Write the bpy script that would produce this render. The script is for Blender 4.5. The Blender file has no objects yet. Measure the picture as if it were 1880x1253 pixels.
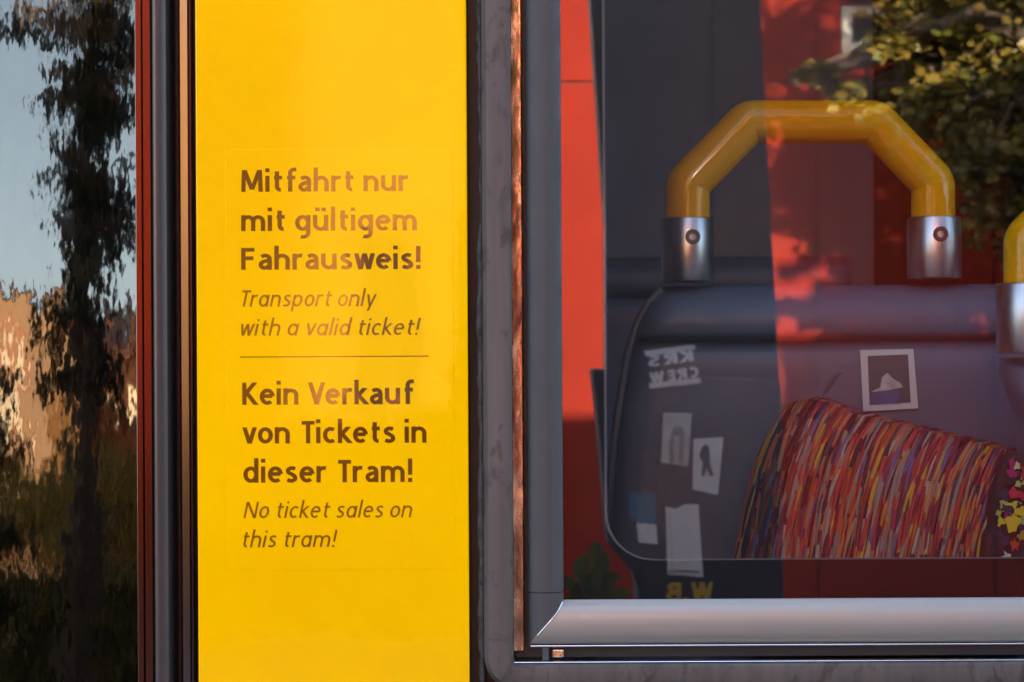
import bpy, math, random
from mathutils import Vector, Matrix
R = math.radians
rnd = random.Random(7)
scene = bpy.context.scene
col = scene.collection

# ------------------------------------------------------------------ camera, sky, sun, exposure
S = 0.0004            # metres per photo pixel on the tram's side (y = 0)
D = 1.5               # camera distance from the tram's side
ZC = 1.55             # camera height
ROLL = R(0.3)
cam = bpy.data.cameras.new('camera')
cam.sensor_width = 36.0
cam.lens = 36.0 * D / (1880 * S)
cam.clip_start = 0.02
cam.clip_end = 2000
cam.dof.use_dof = True
cam.dof.focus_distance = D
cam.dof.aperture_fstop = 18.0
cam_o = bpy.data.objects.new('camera', cam)
cam_o.location = (0, -D, ZC)
cam_o.rotation_euler = (R(90), ROLL, 0)
col.objects.link(cam_o)
scene.camera = cam_o

SUN_EL, SUN_AZ = 13.0, -6.0      # low evening sun behind the tram
w = bpy.data.worlds.new('World')
scene.world = w
w.use_nodes = True
nt = w.node_tree
bg = nt.nodes['Background']
sky = nt.nodes.new('ShaderNodeTexSky')
sky.sky_type = 'NISHITA'
sky.sun_disc = False
sky.sun_elevation = R(SUN_EL)
sky.sun_rotation = R(SUN_AZ)
sky.dust_density = 3.0
sky.air_density = 0.6
sky.ozone_density = 0.0
nt.links.new(sky.outputs[0], bg.inputs[0])
bg.inputs[1].default_value = 0.11
sun = bpy.data.lights.new('sun', 'SUN')
sun.energy = 4.8
sun.angle = R(0.5)
sun.color = (1.0, 0.80, 0.58)
sun_o = bpy.data.objects.new('sun', sun)
to_sun = Vector((math.sin(R(SUN_AZ)) * math.cos(R(SUN_EL)), math.cos(R(SUN_AZ)) * math.cos(R(SUN_EL)), math.sin(R(SUN_EL))))
sun_o.rotation_euler = to_sun.to_track_quat('Z', 'Y').to_euler()
sun_o.location = (0, 20, 12)
col.objects.link(sun_o)
vs = scene.view_settings
vs.view_transform = 'Standard'
vs.look = 'None'
vs.gamma = 1.0
vs.use_curve_mapping = False
vs.exposure = 3.9
scene.render.engine = 'CYCLES'
scene.cycles.max_bounces = 10
scene.cycles.transparent_max_bounces = 16
scene.cycles.sample_clamp_indirect = 6.0

# ------------------------------------------------------------------ where things stand
cr, sr = math.cos(ROLL), math.sin(ROLL)
def P(px, py, y=0.0):
    """photo pixel -> the point of the place at depth y"""
    dx, dy = px - 940, 626.5 - py
    k = S * (D + y) / D
    return Vector(((dx * cr + dy * sr) * k, y, ZC + (-dx * sr + dy * cr) * k))
def RF(px, py, L, tilt=0.0, y0=0.014):
    """point at y = -L across the street whose mirror image in the tram's glass falls there"""
    C = Vector((0, -D, ZC))
    n = Vector((0, -math.cos(tilt), math.sin(tilt)))
    p = P(px, py, y0)
    d = p - C
    d2 = d - 2 * d.dot(n) * n
    return p + d2 * ((-L - p.y) / d2.y)
X = lambda px: (px - 940) * S           # upright lines on the tram's side
Z = lambda py: ZC + (626.5 - py) * S

# ------------------------------------------------------------------ mesh helpers
class MB:
    def __init__(self):
        self.v, self.f, self.c = [], [], []
    def add(self, vs_, fs_, c=None):
        o = len(self.v)
        self.v += [tuple(p) for p in vs_]
        for f in fs_:
            self.f.append(tuple(i + o for i in f)); self.c.append(c)
        return self
    def box(self, x0, x1, y0, y1, z0, z1, c=None):
        v = [(x0, y0, z0), (x1, y0, z0), (x1, y1, z0), (x0, y1, z0), (x0, y0, z1), (x1, y0, z1), (x1, y1, z1), (x0, y1, z1)]
        return self.add(v, [(3, 2, 1, 0), (4, 5, 6, 7), (0, 1, 5, 4), (1, 2, 6, 5), (2, 3, 7, 6), (3, 0, 4, 7)], c)
    def tube(self, pts, rad, n=8, c=None, cap=True, flat=1.0):
        pts = [Vector(p) for p in pts]
        rads = rad if isinstance(rad, (list, tuple)) else [rad] * len(pts)
        vv, ff = [], []
        ref = None
        for i, p in enumerate(pts):
            if i == 0: t = pts[1] - p
            elif i == len(pts) - 1: t = p - pts[i - 1]
            else: t = (p - pts[i - 1]).normalized() + (pts[i + 1] - p).normalized()
            t.normalize()
            if ref is None:
                ref = Vector((0, 1, 0)) if abs(t.y) < .9 else Vector((1, 0, 0))
            a = (ref - t * ref.dot(t)).normalized(); ref = a
            b = t.cross(a)
            for k in range(n):
                q = 2 * math.pi * k / n
                vv.append(p + (a * math.cos(q) * flat + b * math.sin(q)) * rads[i])
        for i in range(len(pts) - 1):
            for k in range(n):
                ff.append((i * n + k, i * n + (k + 1) % n, (i + 1) * n + (k + 1) % n, (i + 1) * n + k))
        if cap:
            ff.append(tuple(range(n - 1, -1, -1))); ff.append(tuple((len(pts) - 1) * n + k for k in range(n)))
        return self.add(vv, ff, c)
    def poly(self, pts, y0, y1, c=None):
        """outline in (x, z), extruded from y0 (front) to y1"""
        n = len(pts)
        v = [(x, y0, z) for x, z in pts] + [(x, y1, z) for x, z in pts]
        f = [tuple(range(n)), tuple(range(2 * n - 1, n - 1, -1))] + [(i, i + n, (i + 1) % n + n, (i + 1) % n) for i in range(n)]
        return self.add(v, f, c)
    def loft(self, rings, closed_u=True, closed_v=False, c=None):
        n = len(rings[0]); m = len(rings)
        v = [p for r in rings for p in r]
        f = []
        for j in range(m if closed_v else m - 1):
            for i in range(n if closed_u else n - 1):
                f.append((j * n + i, j * n + (i + 1) % n, ((j + 1) % m) * n + (i + 1) % n, ((j + 1) % m) * n + i))
        return self.add(v, f, c)
    def build(self, name, mat, parent=None, smooth=False, bevel=0.0, segs=2, auto=None):
        me = bpy.data.meshes.new(name)
        me.from_pydata(self.v, [], self.f)
        if any(c is not None for c in self.c):
            a = me.color_attributes.new('Col', 'FLOAT_COLOR', 'CORNER')
            i = 0
            buf = []
            for f, c in zip(self.f, self.c):
                cc = (c or (1, 1, 1)) if len(c or (1, 1, 1)) == 4 else tuple(c or (1, 1, 1)) + (1.0,)
                buf += list(cc) * len(f)
            a.data.foreach_set('color', buf)
        me.validate()
        me.materials.append(mat)
        o = bpy.data.objects.new(name, me)
        col.objects.link(o)
        if parent: o.parent = parent
        if smooth or auto is not None:
            me.shade_smooth()
            if auto is not None:
                import bmesh
                bm = bmesh.new(); bm.from_mesh(me)
                bmesh.ops.recalc_face_normals(bm, faces=bm.faces[:])
                for e in bm.edges:
                    if len(e.link_faces) == 2 and e.calc_face_angle(0) > auto: e.smooth = False
                bm.to_mesh(me); bm.free()
        else:
            import bmesh
            bm = bmesh.new(); bm.from_mesh(me)
            bmesh.ops.recalc_face_normals(bm, faces=bm.faces[:])
            bm.to_mesh(me); bm.free()
        if bevel:
            b = o.modifiers.new('bevel', 'BEVEL'); b.width = bevel; b.segments = segs; b.limit_method = 'ANGLE'; b.angle_limit = R(40)
        return o
def empty(name, loc=(0, 0, 0)):
    o = bpy.data.objects.new(name, None); o.empty_display_size = .1
    col.objects.link(o); o.location = loc
    return o
def sub(name, parent):
    o = empty(name); o.parent = parent
    return o
def tag(o, label=None, cat=None, group=None, kind=None):
    for k, v in (('label', label), ('category', cat), ('group', group), ('kind', kind)):
        if v: o[k] = v
    return o
def rrect(x0, x1, z0, z1, r, y, n=8):
    """rounded rectangle ring, counter-clockwise from the lower left corner"""
    out = []
    for (cx, cz, a0) in ((x0 + r, z0 + r, 180), (x1 - r, z0 + r, 270), (x1 - r, z1 - r, 0), (x0 + r, z1 - r, 90)):
        for k in range(n + 1):
            a = R(a0 + 90 * k / n)
            out.append((cx + r * math.cos(a), y, cz + r * math.sin(a)))
    return out

# ------------------------------------------------------------------ materials
class NM:
    def __init__(self, name):
        self.m = bpy.data.materials.new(name); self.m.use_nodes = True
        self.t = self.m.node_tree
        self.out = self.t.nodes['Material Output']
        self.p = self.t.nodes['Principled BSDF']
    def n(self, typ, **kw):
        x = self.t.nodes.new(typ)
        for k, v in kw.items(): setattr(x, k, v)
        return x
    def l(self, a, b): self.t.links.new(a, b)
    def coords(self, scale=(1, 1, 1), rot=(0, 0, 0)):
        g = self.n('ShaderNodeNewGeometry'); m = self.n('ShaderNodeMapping')
        m.inputs['Scale'].default_value = scale; m.inputs['Rotation'].default_value = rot
        self.l(g.outputs['Position'], m.inputs['Vector'])
        return m.outputs[0]
    def noise(self, vec, scale=1.0, detail=3.0, rough=.55, dist=0.0):
        x = self.n('ShaderNodeTexNoise')
        x.inputs['Scale'].default_value = scale; x.inputs['Detail'].default_value = detail
        x.inputs['Roughness'].default_value = rough; x.inputs['Distortion'].default_value = dist
        self.l(vec, x.inputs['Vector'])
        return x
    def ramp(self, fac, stops, interp='LINEAR'):
        x = self.n('ShaderNodeValToRGB'); x.color_ramp.interpolation = interp
        e = x.color_ramp.elements
        while len(e) < len(stops): e.new(.5)
        for el, (pos, c) in zip(e, stops):
            el.position = pos; el.color = tuple(c) + (1.0,) if len(c) == 3 else c
        self.l(fac, x.inputs[0])
        return x.outputs[0]
    def bump(self, h, strength=.3, dist=.001):
        b = self.n('ShaderNodeBump'); b.inputs['Strength'].default_value = strength; b.inputs['Distance'].default_value = dist
        self.l(h, b.inputs['Height'])
        return b.outputs[0]
    def ripple(self, vec, amp, scale=1.0, detail=2.0):
        """surface normal with a faint real waviness (slope about amp radians)"""
        nz = self.noise(vec, scale, detail)
        s = self.n('ShaderNodeVectorMath', operation='SUBTRACT'); self.l(nz.outputs['Color'], s.inputs[0]); s.inputs[1].default_value = (.5, .5, .5)
        k = self.n('ShaderNodeVectorMath', operation='SCALE'); self.l(s.outputs[0], k.inputs[0]); k.inputs['Scale'].default_value = amp
        return k.outputs[0]
    def normal_from(self, *offs):
        g = self.n('ShaderNodeNewGeometry'); cur = g.outputs['Normal']
        for o in offs:
            a = self.n('ShaderNodeVectorMath', operation='ADD'); self.l(cur, a.inputs[0]); self.l(o, a.inputs[1]); cur = a.outputs[0]
        q = self.n('ShaderNodeVectorMath', operation='NORMALIZE'); self.l(cur, q.inputs[0])
        return q.outputs[0]
def plain(name, c, rough=.5, metal=0.0, spec=.5, var=.15, vscale=6.0, stretch=(1, 1, 1), bump=0.0, bscale=200, rvar=0.0):
    M = NM(name)
    p = M.p
    vec = M.coords(stretch)
    nz = M.noise(vec, vscale, 4)
    lo = tuple(x * (1 - var) for x in c); hi = tuple(min(1, x * (1 + var)) for x in c)
    M.l(M.ramp(nz.outputs[0], [(.3, lo), (.7, hi)]), p.inputs['Base Color'])
    p.inputs['Roughness'].default_value = rough; p.inputs['Metallic'].default_value = metal
    p.inputs['Specular IOR Level'].default_value = spec
    if rvar:
        M.l(M.ramp(nz.outputs[0], [(.3, (rough - rvar,) * 3), (.7, (rough + rvar,) * 3)]), p.inputs['Roughness'])
    if bump:
        b = M.noise(vec, bscale, 4)
        M.l(M.bump(b.outputs[0], bump), p.inputs['Normal'])
    return M.m
def glass(name, refl, tint, ripples, dust=0.0, gc=(1, 1, 1), rough=0.0):
    """thin coated pane: mirror part + tinted see-through part"""
    M = NM(name)
    t = M.t
    t.nodes.remove(M.p)
    g = M.n('ShaderNodeBsdfGlossy'); g.inputs['Roughness'].default_value = rough
    g.inputs['Color'].default_value = tuple(gc) + (1,)
    tr = M.n('ShaderNodeBsdfTransparent'); tr.inputs['Color'].default_value = tuple(tint) + (1,)
    offs = [M.ripple(M.coords(s), a, 1.0, d) for (s, a, d) in ripples]
    if offs: M.l(M.normal_from(*offs), g.inputs['Normal'])
    fr = M.n('ShaderNodeFresnel'); fr.inputs[0].default_value = 1.45
    mx = M.n('ShaderNodeMath', operation='ADD'); M.l(fr.outputs[0], mx.inputs[0]); mx.inputs[1].default_value = refl - .034
    mx.use_clamp = True
    mix = M.n('ShaderNodeMixShader'); M.l(mx.outputs[0], mix.inputs[0]); M.l(tr.outputs[0], mix.inputs[1]); M.l(g.outputs[0], mix.inputs[2])
    last = mix.outputs[0]
    if dust:
        v = M.coords((1, 1, 1))
        vor = M.n('ShaderNodeTexVoronoi'); vor.inputs['Scale'].default_value = 62; M.l(v, vor.inputs['Vector'])
        big = M.noise(v, 9.0, 3)
        r1 = M.ramp(vor.outputs['Distance'], [(.0, (1, 1, 1)), (.075, (0, 0, 0))])
        r2 = M.ramp(big.outputs[0], [(.50, (0, 0, 0)), (.62, (1, 1, 1))])
        m1 = M.n('ShaderNodeMath', operation='MULTIPLY'); M.l(r1, m1.inputs[0]); M.l(r2, m1.inputs[1])
        r3 = M.ramp(M.noise(v, 5.0, 6, .7).outputs[0], [(.52, (0, 0, 0)), (.85, (dust * .35,) * 3)])
        m2 = M.n('ShaderNodeMath', operation='MULTIPLY_ADD'); M.l(m1.outputs[0], m2.inputs[0]); m2.inputs[1].default_value = dust * 9; M.l(r3, m2.inputs[2])
        m2.use_clamp = True
        df = M.n('ShaderNodeBsdfDiffuse'); df.inputs[0].default_value = (.55, .52, .48, 1)
        mix2 = M.n('ShaderNodeMixShader'); M.l(m2.outputs[0], mix2.inputs[0]); M.l(last, mix2.inputs[1]); M.l(df.outputs[0], mix2.inputs[2])
        last = mix2.outputs[0]
    M.l(last, M.out.inputs['Surface'])
    return M.m
def lacquer(name, c, rough_base=.6, coat_ior=1.7, amp=.0016, var=.05):
    """glossy paint or print: diffuse base under a clear coat with orange peel"""
    M = NM(name); p = M.p
    v = M.coords()
    nz = M.noise(v, 5.0, 3)
    lo = tuple(x * (1 - var) for x in c); hi = tuple(min(1, x * (1 + var)) for x in c)
    M.l(M.ramp(nz.outputs[0], [(.3, lo), (.7, hi)]), p.inputs['Base Color'])
    p.inputs['Roughness'].default_value = rough_base
    p.inputs['Specular IOR Level'].default_value = 0.0
    p.inputs['Coat Weight'].default_value = 1.0
    p.inputs['Coat Roughness'].default_value = .03
    p.inputs['Coat IOR'].default_value = coat_ior
    o1 = M.ripple(M.coords((130, 130, 90)), amp * 2.5, 1.0, 2)
    o2 = M.ripple(M.coords((14, 14, 7)), amp * 5, 1.0, 2)
    M.l(M.normal_from(o1, o2), p.inputs['Coat Normal'])
    return M.m
def attr_mat(name, rough=.8):
    M = NM(name)
    a = M.n('ShaderNodeVertexColor'); a.layer_name = 'Col'
    M.l(a.outputs[0], M.p.inputs['Base Color']); M.p.inputs['Roughness'].default_value = rough
    M.p.inputs['Specular IOR Level'].default_value = .25
    return M.m
def leaf_mat(name, c1, c2, rough=.5):
    M = NM(name); p = M.p
    g = M.n('ShaderNodeNewGeometry')
    M.l(M.ramp(g.outputs['Random Per Island'], [(0, c1), (1, c2)]), p.inputs['Base Color'])
    p.inputs['Roughness'].default_value = rough
    tl = M.n('ShaderNodeBsdfTranslucent')
    M.l(M.ramp(g.outputs['Random Per Island'], [(0, tuple(x * 1.1 for x in c1)), (1, tuple(x * 1.1 for x in c2))]), tl.inputs[0])
    mx = M.n('ShaderNodeMixShader'); mx.inputs[0].default_value = .35
    M.l(p.outputs[0], mx.inputs[1]); M.l(tl.outputs[0], mx.inputs[2]); M.l(mx.outputs[0], M.out.inputs['Surface'])
    return M.m

YEL = (0.97, 0.52, 0.0)
m_yellow = lacquer('yellow_lacquer', YEL, amp=.0030, coat_ior=1.24)
m_film = lacquer('yellow_film', (0.97, 0.52, 0.0), amp=.0048, coat_ior=1.255)
m_ink = lacquer('dark_ink', (0.125, 0.036, 0.002), amp=.0050, coat_ior=1.52, var=.3)
m_ink_thin = lacquer('brown_ink', (0.21, 0.070, 0.003), amp=.0050, coat_ior=1.52, var=.3)
m_black = plain('black_rubber', (.012, .011, .011), .55, var=.3, bump=.15)
m_gap = plain('dark_joint', (.02, .012, .006), .6, var=.3)
m_seal = plain('crumbly_sealant', (.05, .047, .045), .9, var=.5, vscale=160, bump=1.0, bscale=500)
m_frit = plain('black_enamel', (.006, .006, .007), .6, spec=.1, var=.1)
m_charcoal = plain('charcoal_profile', (.052, .043, .040), .34, var=.15, stretch=(60, 60, .6), vscale=1.5)
m_chrome = plain('polished_trim', (.085, .095, .125), .16, metal=1.0, var=.08, stretch=(40, 40, .6), vscale=2)
m_reveal = plain('polished_bevel', (.75, .50, .33), .24, metal=1.0, var=.45, stretch=(1, 1, .35), vscale=110, bump=.4, bscale=200, rvar=.1)
m_screw = plain('dull_screw', (.14, .14, .14), .4, metal=.8)
m_trim = plain('brown_door_trim', (.105, .065, .05), .2, metal=1.0, var=.1, stretch=(1, 1, .3), vscale=8)
m_steel = plain('brushed_steel', (.62, .61, .60), .34, metal=1.0, var=.1, stretch=(120, 120, 3), vscale=2)
m_plaster = None

def frame_mat():
    M = NM('weathered_aluminium'); p = M.p
    v = M.coords((90, 90, 5)); v2 = M.coords((55, 55, 26))
    n1 = M.noise(v, 1.0, 4); n2 = M.noise(v2, 1.0, 5, .65, 1.2)
    a = M.ramp(n1.outputs[0], [(.3, (.070, .056, .048)), (.7, (.102, .084, .072))])
    b = M.ramp(n2.outputs[0], [(.36, (.45, .42, .45)), (.47, (1, 1, 1))])
    mx = M.n('ShaderNodeMix', data_type='RGBA', blend_type='MULTIPLY'); mx.inputs[0].default_value = .85
    M.l(a, mx.inputs[6]); M.l(b, mx.inputs[7]); M.l(mx.outputs[2], p.inputs['Base Color'])
    p.inputs['Metallic'].default_value = .1; p.inputs['Roughness'].default_value = .55
    M.l(M.bump(n2.outputs[0], .2, .0006), p.inputs['Normal'])
    return M.m
m_frame = frame_mat()
def alu_mat(name, c, rough, metal, stretch):
    M = NM(name); p = M.p
    n1 = M.noise(M.coords(stretch), 1.0, 3); n2 = M.noise(M.coords((30, 30, 30)), 1.0, 4)
    a = M.ramp(n1.outputs[0], [(.35, tuple(x * .93 for x in c)), (.65, tuple(x * 1.07 for x in c))])
    M.l(a, p.inputs['Base Color'])
    M.l(M.ramp(n2.outputs[0], [(.3, (rough * .9,) * 3), (.7, (rough * 1.12,) * 3)]), p.inputs['Roughness'])
    p.inputs['Metallic'].default_value = metal
    return M.m
m_stile = alu_mat('matt_grey_aluminium', (.050, .049, .047), .6, .05, (160, 160, 2))
m_rail = alu_mat('silver_aluminium', (.33, .305, .265), .46, .45, (2, 160, 160))
m_lip = alu_mat('bright_lip', (.85, .84, .82), .2, 1.0, (2, 90, 90))
m_doorglass = None
m_window = glass('coated_window_glass', .19, (.86, .87, .88), [((9, 9, 6), .0010, 2)], dust=.018)
m_clear = glass('clear_tram_glass', .06, (.8, .82, .82), [])
m_farglass = glass('dark_tinted_glass', .06, (.08, .085, .085), [])
m_doorpane = glass('black_door_glass', .105, (.012, .013, .016), [((24, 24, 9), .008, 2), ((110, 110, 30), .020, 2), ((330, 330, 100), .019, 2)], gc=(1, .87, .69), rough=.03)
m_body = lacquer('tram_body_red', (.30, .03, .03))
m_inside = plain('interior_grey', (.13, .14, .16), .6, var=.08)
m_farpanel = plain('blue_grey_panel', (.33, .46, .64), .6, var=.08)
m_floor_in = plain('interior_floor', (.08, .08, .085), .8, var=.2)
m_shell = plain('grey_seat_plastic', (.105, .132, .180), .42, var=.16, vscale=10, bump=.18, bscale=700, rvar=.08)
m_handle = lacquer('yellow_powder_coat', (.80, .38, .004), coat_ior=1.45, amp=.001)
m_strand = attr_mat('dyed_yarn')
m_backing = plain('dark_upholstery', (.05, .025, .03), .9, var=.4, vscale=60)

m_asphalt = plain('asphalt', (.05, .05, .052), .9, var=.25, vscale=3, bump=.4, bscale=120)
m_paving = plain('concrete_paving', (.20, .19, .18), .85, var=.2, vscale=2.5, bump=.3, bscale=90)
m_grass = plain('grass_ground', (.06, .075, .025), .95, var=.5, vscale=2.0)
m_red = plain('red_facade_panel', (.122, .0088, .0036), .8, var=.10, vscale=2.2, spec=.1)
m_ochre = plain('ochre_render', (.50, .22, .04), .85, var=.12, vscale=1.6, bump=.3, bscale=60)
m_tan = plain('tan_render', (.15, .10, .065), .85, var=.15, vscale=.8, bump=.3, bscale=40)
m_brick = plain('red_brick', (.17, .06, .035), .85, var=.35, vscale=5)
m_tile = plain('roof_tile', (.22, .09, .06), .8, var=.3, vscale=6)
m_white = plain('white_paint', (.75, .74, .72), .55, var=.06)
m_glassdark = plain('house_window_glass', (.02, .025, .03), .06, spec=.8, var=.1)
m_post = plain('dark_grey_post_paint', (.046, .053, .064), .55, var=.25, vscale=7, bump=.1)
m_bark = plain('bark', (.06, .045, .035), .9, var=.5, vscale=30, stretch=(1, 1, .25), bump=.8, bscale=70)
m_leaf = leaf_mat('autumn_leaf', (.060, .075, .012), (.18, .125, .020))
m_leafdark = leaf_mat('dark_leaf', (.025, .04, .012), (.07, .08, .02))
m_hedge = leaf_mat('hedge_leaf', (.02, .035, .01), (.09, .075, .02))
m_shrub = leaf_mat('shrub_leaf', (.05, .09, .02), (.10, .13, .03))

# ------------------------------------------------------------------ the setting
def sheet(name, x0, x1, y0, y1, z, m):
    o = MB().add([(x0, y0, z), (x1, y0, z), (x1, y1, z), (x0, y1, z)], [(0, 1, 2, 3)]).build(name, m)
    tag(o, kind='structure'); return o
sheet('ground', -900, 900, -900, 900, 0.0, m_grass)
sheet('road', -300, 300, -1.2, 9.0, 0.004, m_asphalt)
tag(MB().box(-300, 300, -8.4, -1.2, -.1, .12).build('pavement', m_paving), kind='structure')

# ------------------------------------------------------------------ the tram
tram = empty('tram', (0, 0, 0))
tag(tram, 'city tram side with yellow notice pillar between a dark door and a metal framed window', 'tram')
WX0, WX1, WZ0, WZ1 = X(1033), 1.55, Z(1106), 2.42        # visible glass opening
TOPZ, BOTZ = 3.5, .30
# --- yellow pillar panel
yx0, yx1 = X(361), X(859)
yp = MB().box(yx0, yx1, 0, .03, .95, 2.75).build('notice_pillar', m_yellow, tram, bevel=.0012)
yp['label'] = 'glossy yellow pillar panel carrying the ticket notice'
fx0, fx1, fz0, fz1 = X(415), X(833), Z(1045), Z(272)
film = MB().box(fx0, fx1, -.00022, .001, fz0, fz1).build('notice_film', m_film, yp, bevel=.00018, segs=1)

# letters drawn as pen strokes of even weight (cap height = 1)
def A(cx, cy, rx, ry, a0, a1, n=14):
    return [(cx + rx * math.cos(R(a0 + (a1 - a0) * k / n)), cy + ry * math.sin(R(a0 + (a1 - a0) * k / n))) for k in range(n + 1)]
def spl(pts, n=6):
    p = [pts[0]] + list(pts) + [pts[-1]]; out = []
    for i in range(1, len(p) - 2):
        for k in range(n):
            t = k / n
            out.append(tuple(.5 * (2 * p[i][j] + (p[i + 1][j] - p[i - 1][j]) * t + (2 * p[i - 1][j] - 5 * p[i][j] + 4 * p[i + 1][j] - p[i + 2][j]) * t * t + (3 * p[i][j] - p[i - 1][j] - 3 * p[i + 1][j] + p[i + 2][j]) * t ** 3) for j in (0, 1)))
    out.append(pts[-1]); return out
def glyph(ch, w, italic=False):
    xh = .73; h = w / 2; t = xh - h; asc = 1.10; W = .42; m = W / 2
    arch = lambda x0, ww: [(x0, t - .30)] + A(x0 + ww / 2, t - .22, ww / 2, .22, 165, 0) + [(x0 + ww, 0)]
    bowl = A(m, (t + h) / 2, m, (t - h) / 2, 0, 360, 28)
    G = {
     'i': ([[(0, 0), (0, xh)], [(0, .90), (0, .90 + w * 1.05)]], 0), 'l': ([[(0, 0), (0, asc)]], 0),
     'n': ([[(0, 0), (0, xh)], arch(0, W)], W), 'h': ([[(0, 0), (0, asc)], arch(0, W)], W),
     'm': ([[(0, 0), (0, xh)], arch(0, W * .9), arch(W * .9, W * .9)], W * 1.8), 'r': ([[(0, 0), (0, xh)], [(0, t - .30)] + A(.22, t - .20, .22, .20, 165, 72)], .27),
     'u': ([[(W, 0), (W, xh)], [(0, xh)] + A(m, h + .22, m, .22, 180, 345) + [(W, h + .30)]], W),
     'o': ([bowl], W), 'c': ([A(m, (t + h) / 2, m, (t - h) / 2, 52, 308, 22)], W * .82),
     'e': ([[(.01, .39), (W - .01, .39)], A(m, (t + h) / 2, m, (t - h) / 2, 4, 312, 26)], W),
     's': ([spl([(.32, t - .035), (.18, t + .005), (.05, t - .07), (.06, t - .19), (.18, .38), (.30, .28), (.31, .15), (.18, h - .005), (.01, h + .04)])], .33),
     't': ([[(.11, xh + .20), (.11, .25)] + A(.25, .24, .14, .24 - h, 180, 275, 8), [(0, t), (.31, t)]], .30),
     'f': ([[(.36, asc - h)] + A(.27, .86, .15, asc - h - .86, 88, 180, 8) + [(.12, 0)], [(0, t), (.32, t)]], .30),
     'd': ([bowl, [(W, 0), (W, asc)]], W), 'p': ([bowl, [(0, -.30), (0, xh)]], W),
     'g': ([bowl, [(W, xh), (W, -.08)] + A(W - .20, -.08, .20, .30 - h - .02, 0, -115, 10)], W),
     'k': ([[(0, 0), (0, asc)], [(.03, .36), (.33, xh)], [(.06, .44), (.40, 0)]], .38),
     'v': ([[(0, xh), (.20, 0)], [(.40, xh), (.20, 0)]], .40), 'y': ([[(0, xh), (.21, .0)], [(.42, xh), (.145, -.28)]], .42),
     'w': ([[(0, xh), (.155, 0)], [(.31, xh), (.155, 0)], [(.31, xh), (.465, 0)], [(.62, xh), (.465, 0)]], .62),
     'a': ([spl([(.04, t - .05), (.17, t + .004), (.31, t - .05), (.35, t - .20), (.35, 0)]), spl([(.35, .415), (.20, .40), (.05, .32), (.02, .20), (.08, h + .02), (.20, h + .005), (.34, .19)])], .35),
     'M': ([[(0, 0), (.03, 1)], [(.05, 1), (.34, .10)], [(.63, 1), (.34, .10)], [(.68, 0), (.65, 1)]], .68),
     'F': ([[(0, 0), (0, 1)], [(0, 1 - h), (.42, 1 - h)], [(0, .53), (.38, .53)]], .38), 'T': ([[(.25, 0), (.25, 1)], [(0, 1 - h), (.50, 1 - h)]], .44),
     'K': ([[(0, 0), (0, 1)], [(.04, .48), (.41, 1)], [(.08, .56), (.46, 0)]], .42), 'V': ([[(0, 1), (.25, 0)], [(.50, 1), (.25, 0)]], .47),
     'N': ([[(0, 0), (0, 1)], [(.02, 1), (.54, 0)], [(.56, 0), (.56, 1)]], .56), '!': ([[(.03, .32), (.03, 1.05)], [(.03, 0), (.03, w * 1.1)]], .06), ' ': ([], .02),
     'B': ([[(0, 0), (0, 1)], [(0, 1 - h)] + A(.24, .75, .16, .25 - h, 90, -90, 8) + [(0, .5)], [(0, .5)] + A(.26, .25 + h / 4, .20, .25 - h / 2, 90, -90, 8) + [(0, h)]], .46),
     'W': ([[(0, 1), (.2, 0)], [(.4, 1), (.2, 0)], [(.4, 1), (.6, 0)], [(.8, 1), (.6, 0)]], .80), '.': ([[(0, 0), (0, w * 1.1)]], 0),
     'R': ([[(0, 0), (0, 1)], [(0, 1 - h)] + A(.26, .74, .18, .26 - h, 90, -90, 8) + [(0, .48)], [(.16, .48), (.46, 0)]], .46), 'C': ([A(.28, .5, .28, .5 - h, 50, 310, 18)], .46),
     'E': ([[(0, 0), (0, 1)], [(0, 1 - h), (.40, 1 - h)], [(0, .52), (.36, .52)], [(0, h), (.40, h)]], .40),
     'S': ([spl([(.40, 1 - h - .03), (.24, 1 - h), (.06, .86), (.08, .66), (.22, .53), (.38, .40), (.40, .20), (.22, h), (.0, h + .04)])], .40),
    }
    if italic and ch == 'a': return [bowl, [(W, 0), (W, xh)]], W
    if ch == 'ü':
        g = G['u']; return g[0] + [[(.09, .90), (.09, .90 + w)], [(.33, .90), (.33, .90 + w)]], g[1]
    return G[ch]
def stroke(pts, w):
    """ribbon of width w along a polyline; straight slanted strokes are cut level"""
    L_, R_ = [], []
    n = len(pts)
    if n == 2 and abs(pts[0][0] - pts[1][0]) > 1e-6 and abs(pts[0][1] - pts[1][1]) > 1e-6:
        dx, dz = pts[1][0] - pts[0][0], pts[1][1] - pts[0][1]
        hx = w / 2 * math.hypot(dx, dz) / abs(dz)
        return [(x - hx, z) for x, z in pts], [(x + hx, z) for x, z in pts]
    closed = n > 3 and math.hypot(pts[0][0] - pts[-1][0], pts[0][1] - pts[-1][1]) < 1e-6
    for i in range(n):
        a = pts[i - 1] if i > 0 else (pts[-2] if closed else None)
        c = pts[i + 1] if i < n - 1 else (pts[1] if closed else None)
        b = pts[i]
        dx = (b[0] - a[0] if a else 0), (c[0] - b[0] if c else 0)
        dz = (b[1] - a[1] if a else 0), (c[1] - b[1] if c else 0)
        l0, l1 = math.hypot(dx[0], dz[0]) or 1, math.hypot(dx[1], dz[1]) or 1
        tx, tz = dx[0] / l0 + dx[1] / l1, dz[0] / l0 + dz[1] / l1
        q_ = math.hypot(tx, tz) or 1
        nx, nz = -tz / q_, tx / q_
        L_.append((b[0] + nx * w / 2, b[1] + nz * w / 2)); R_.append((b[0] - nx * w / 2, b[1] - nz * w / 2))
    return L_, R_
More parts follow.
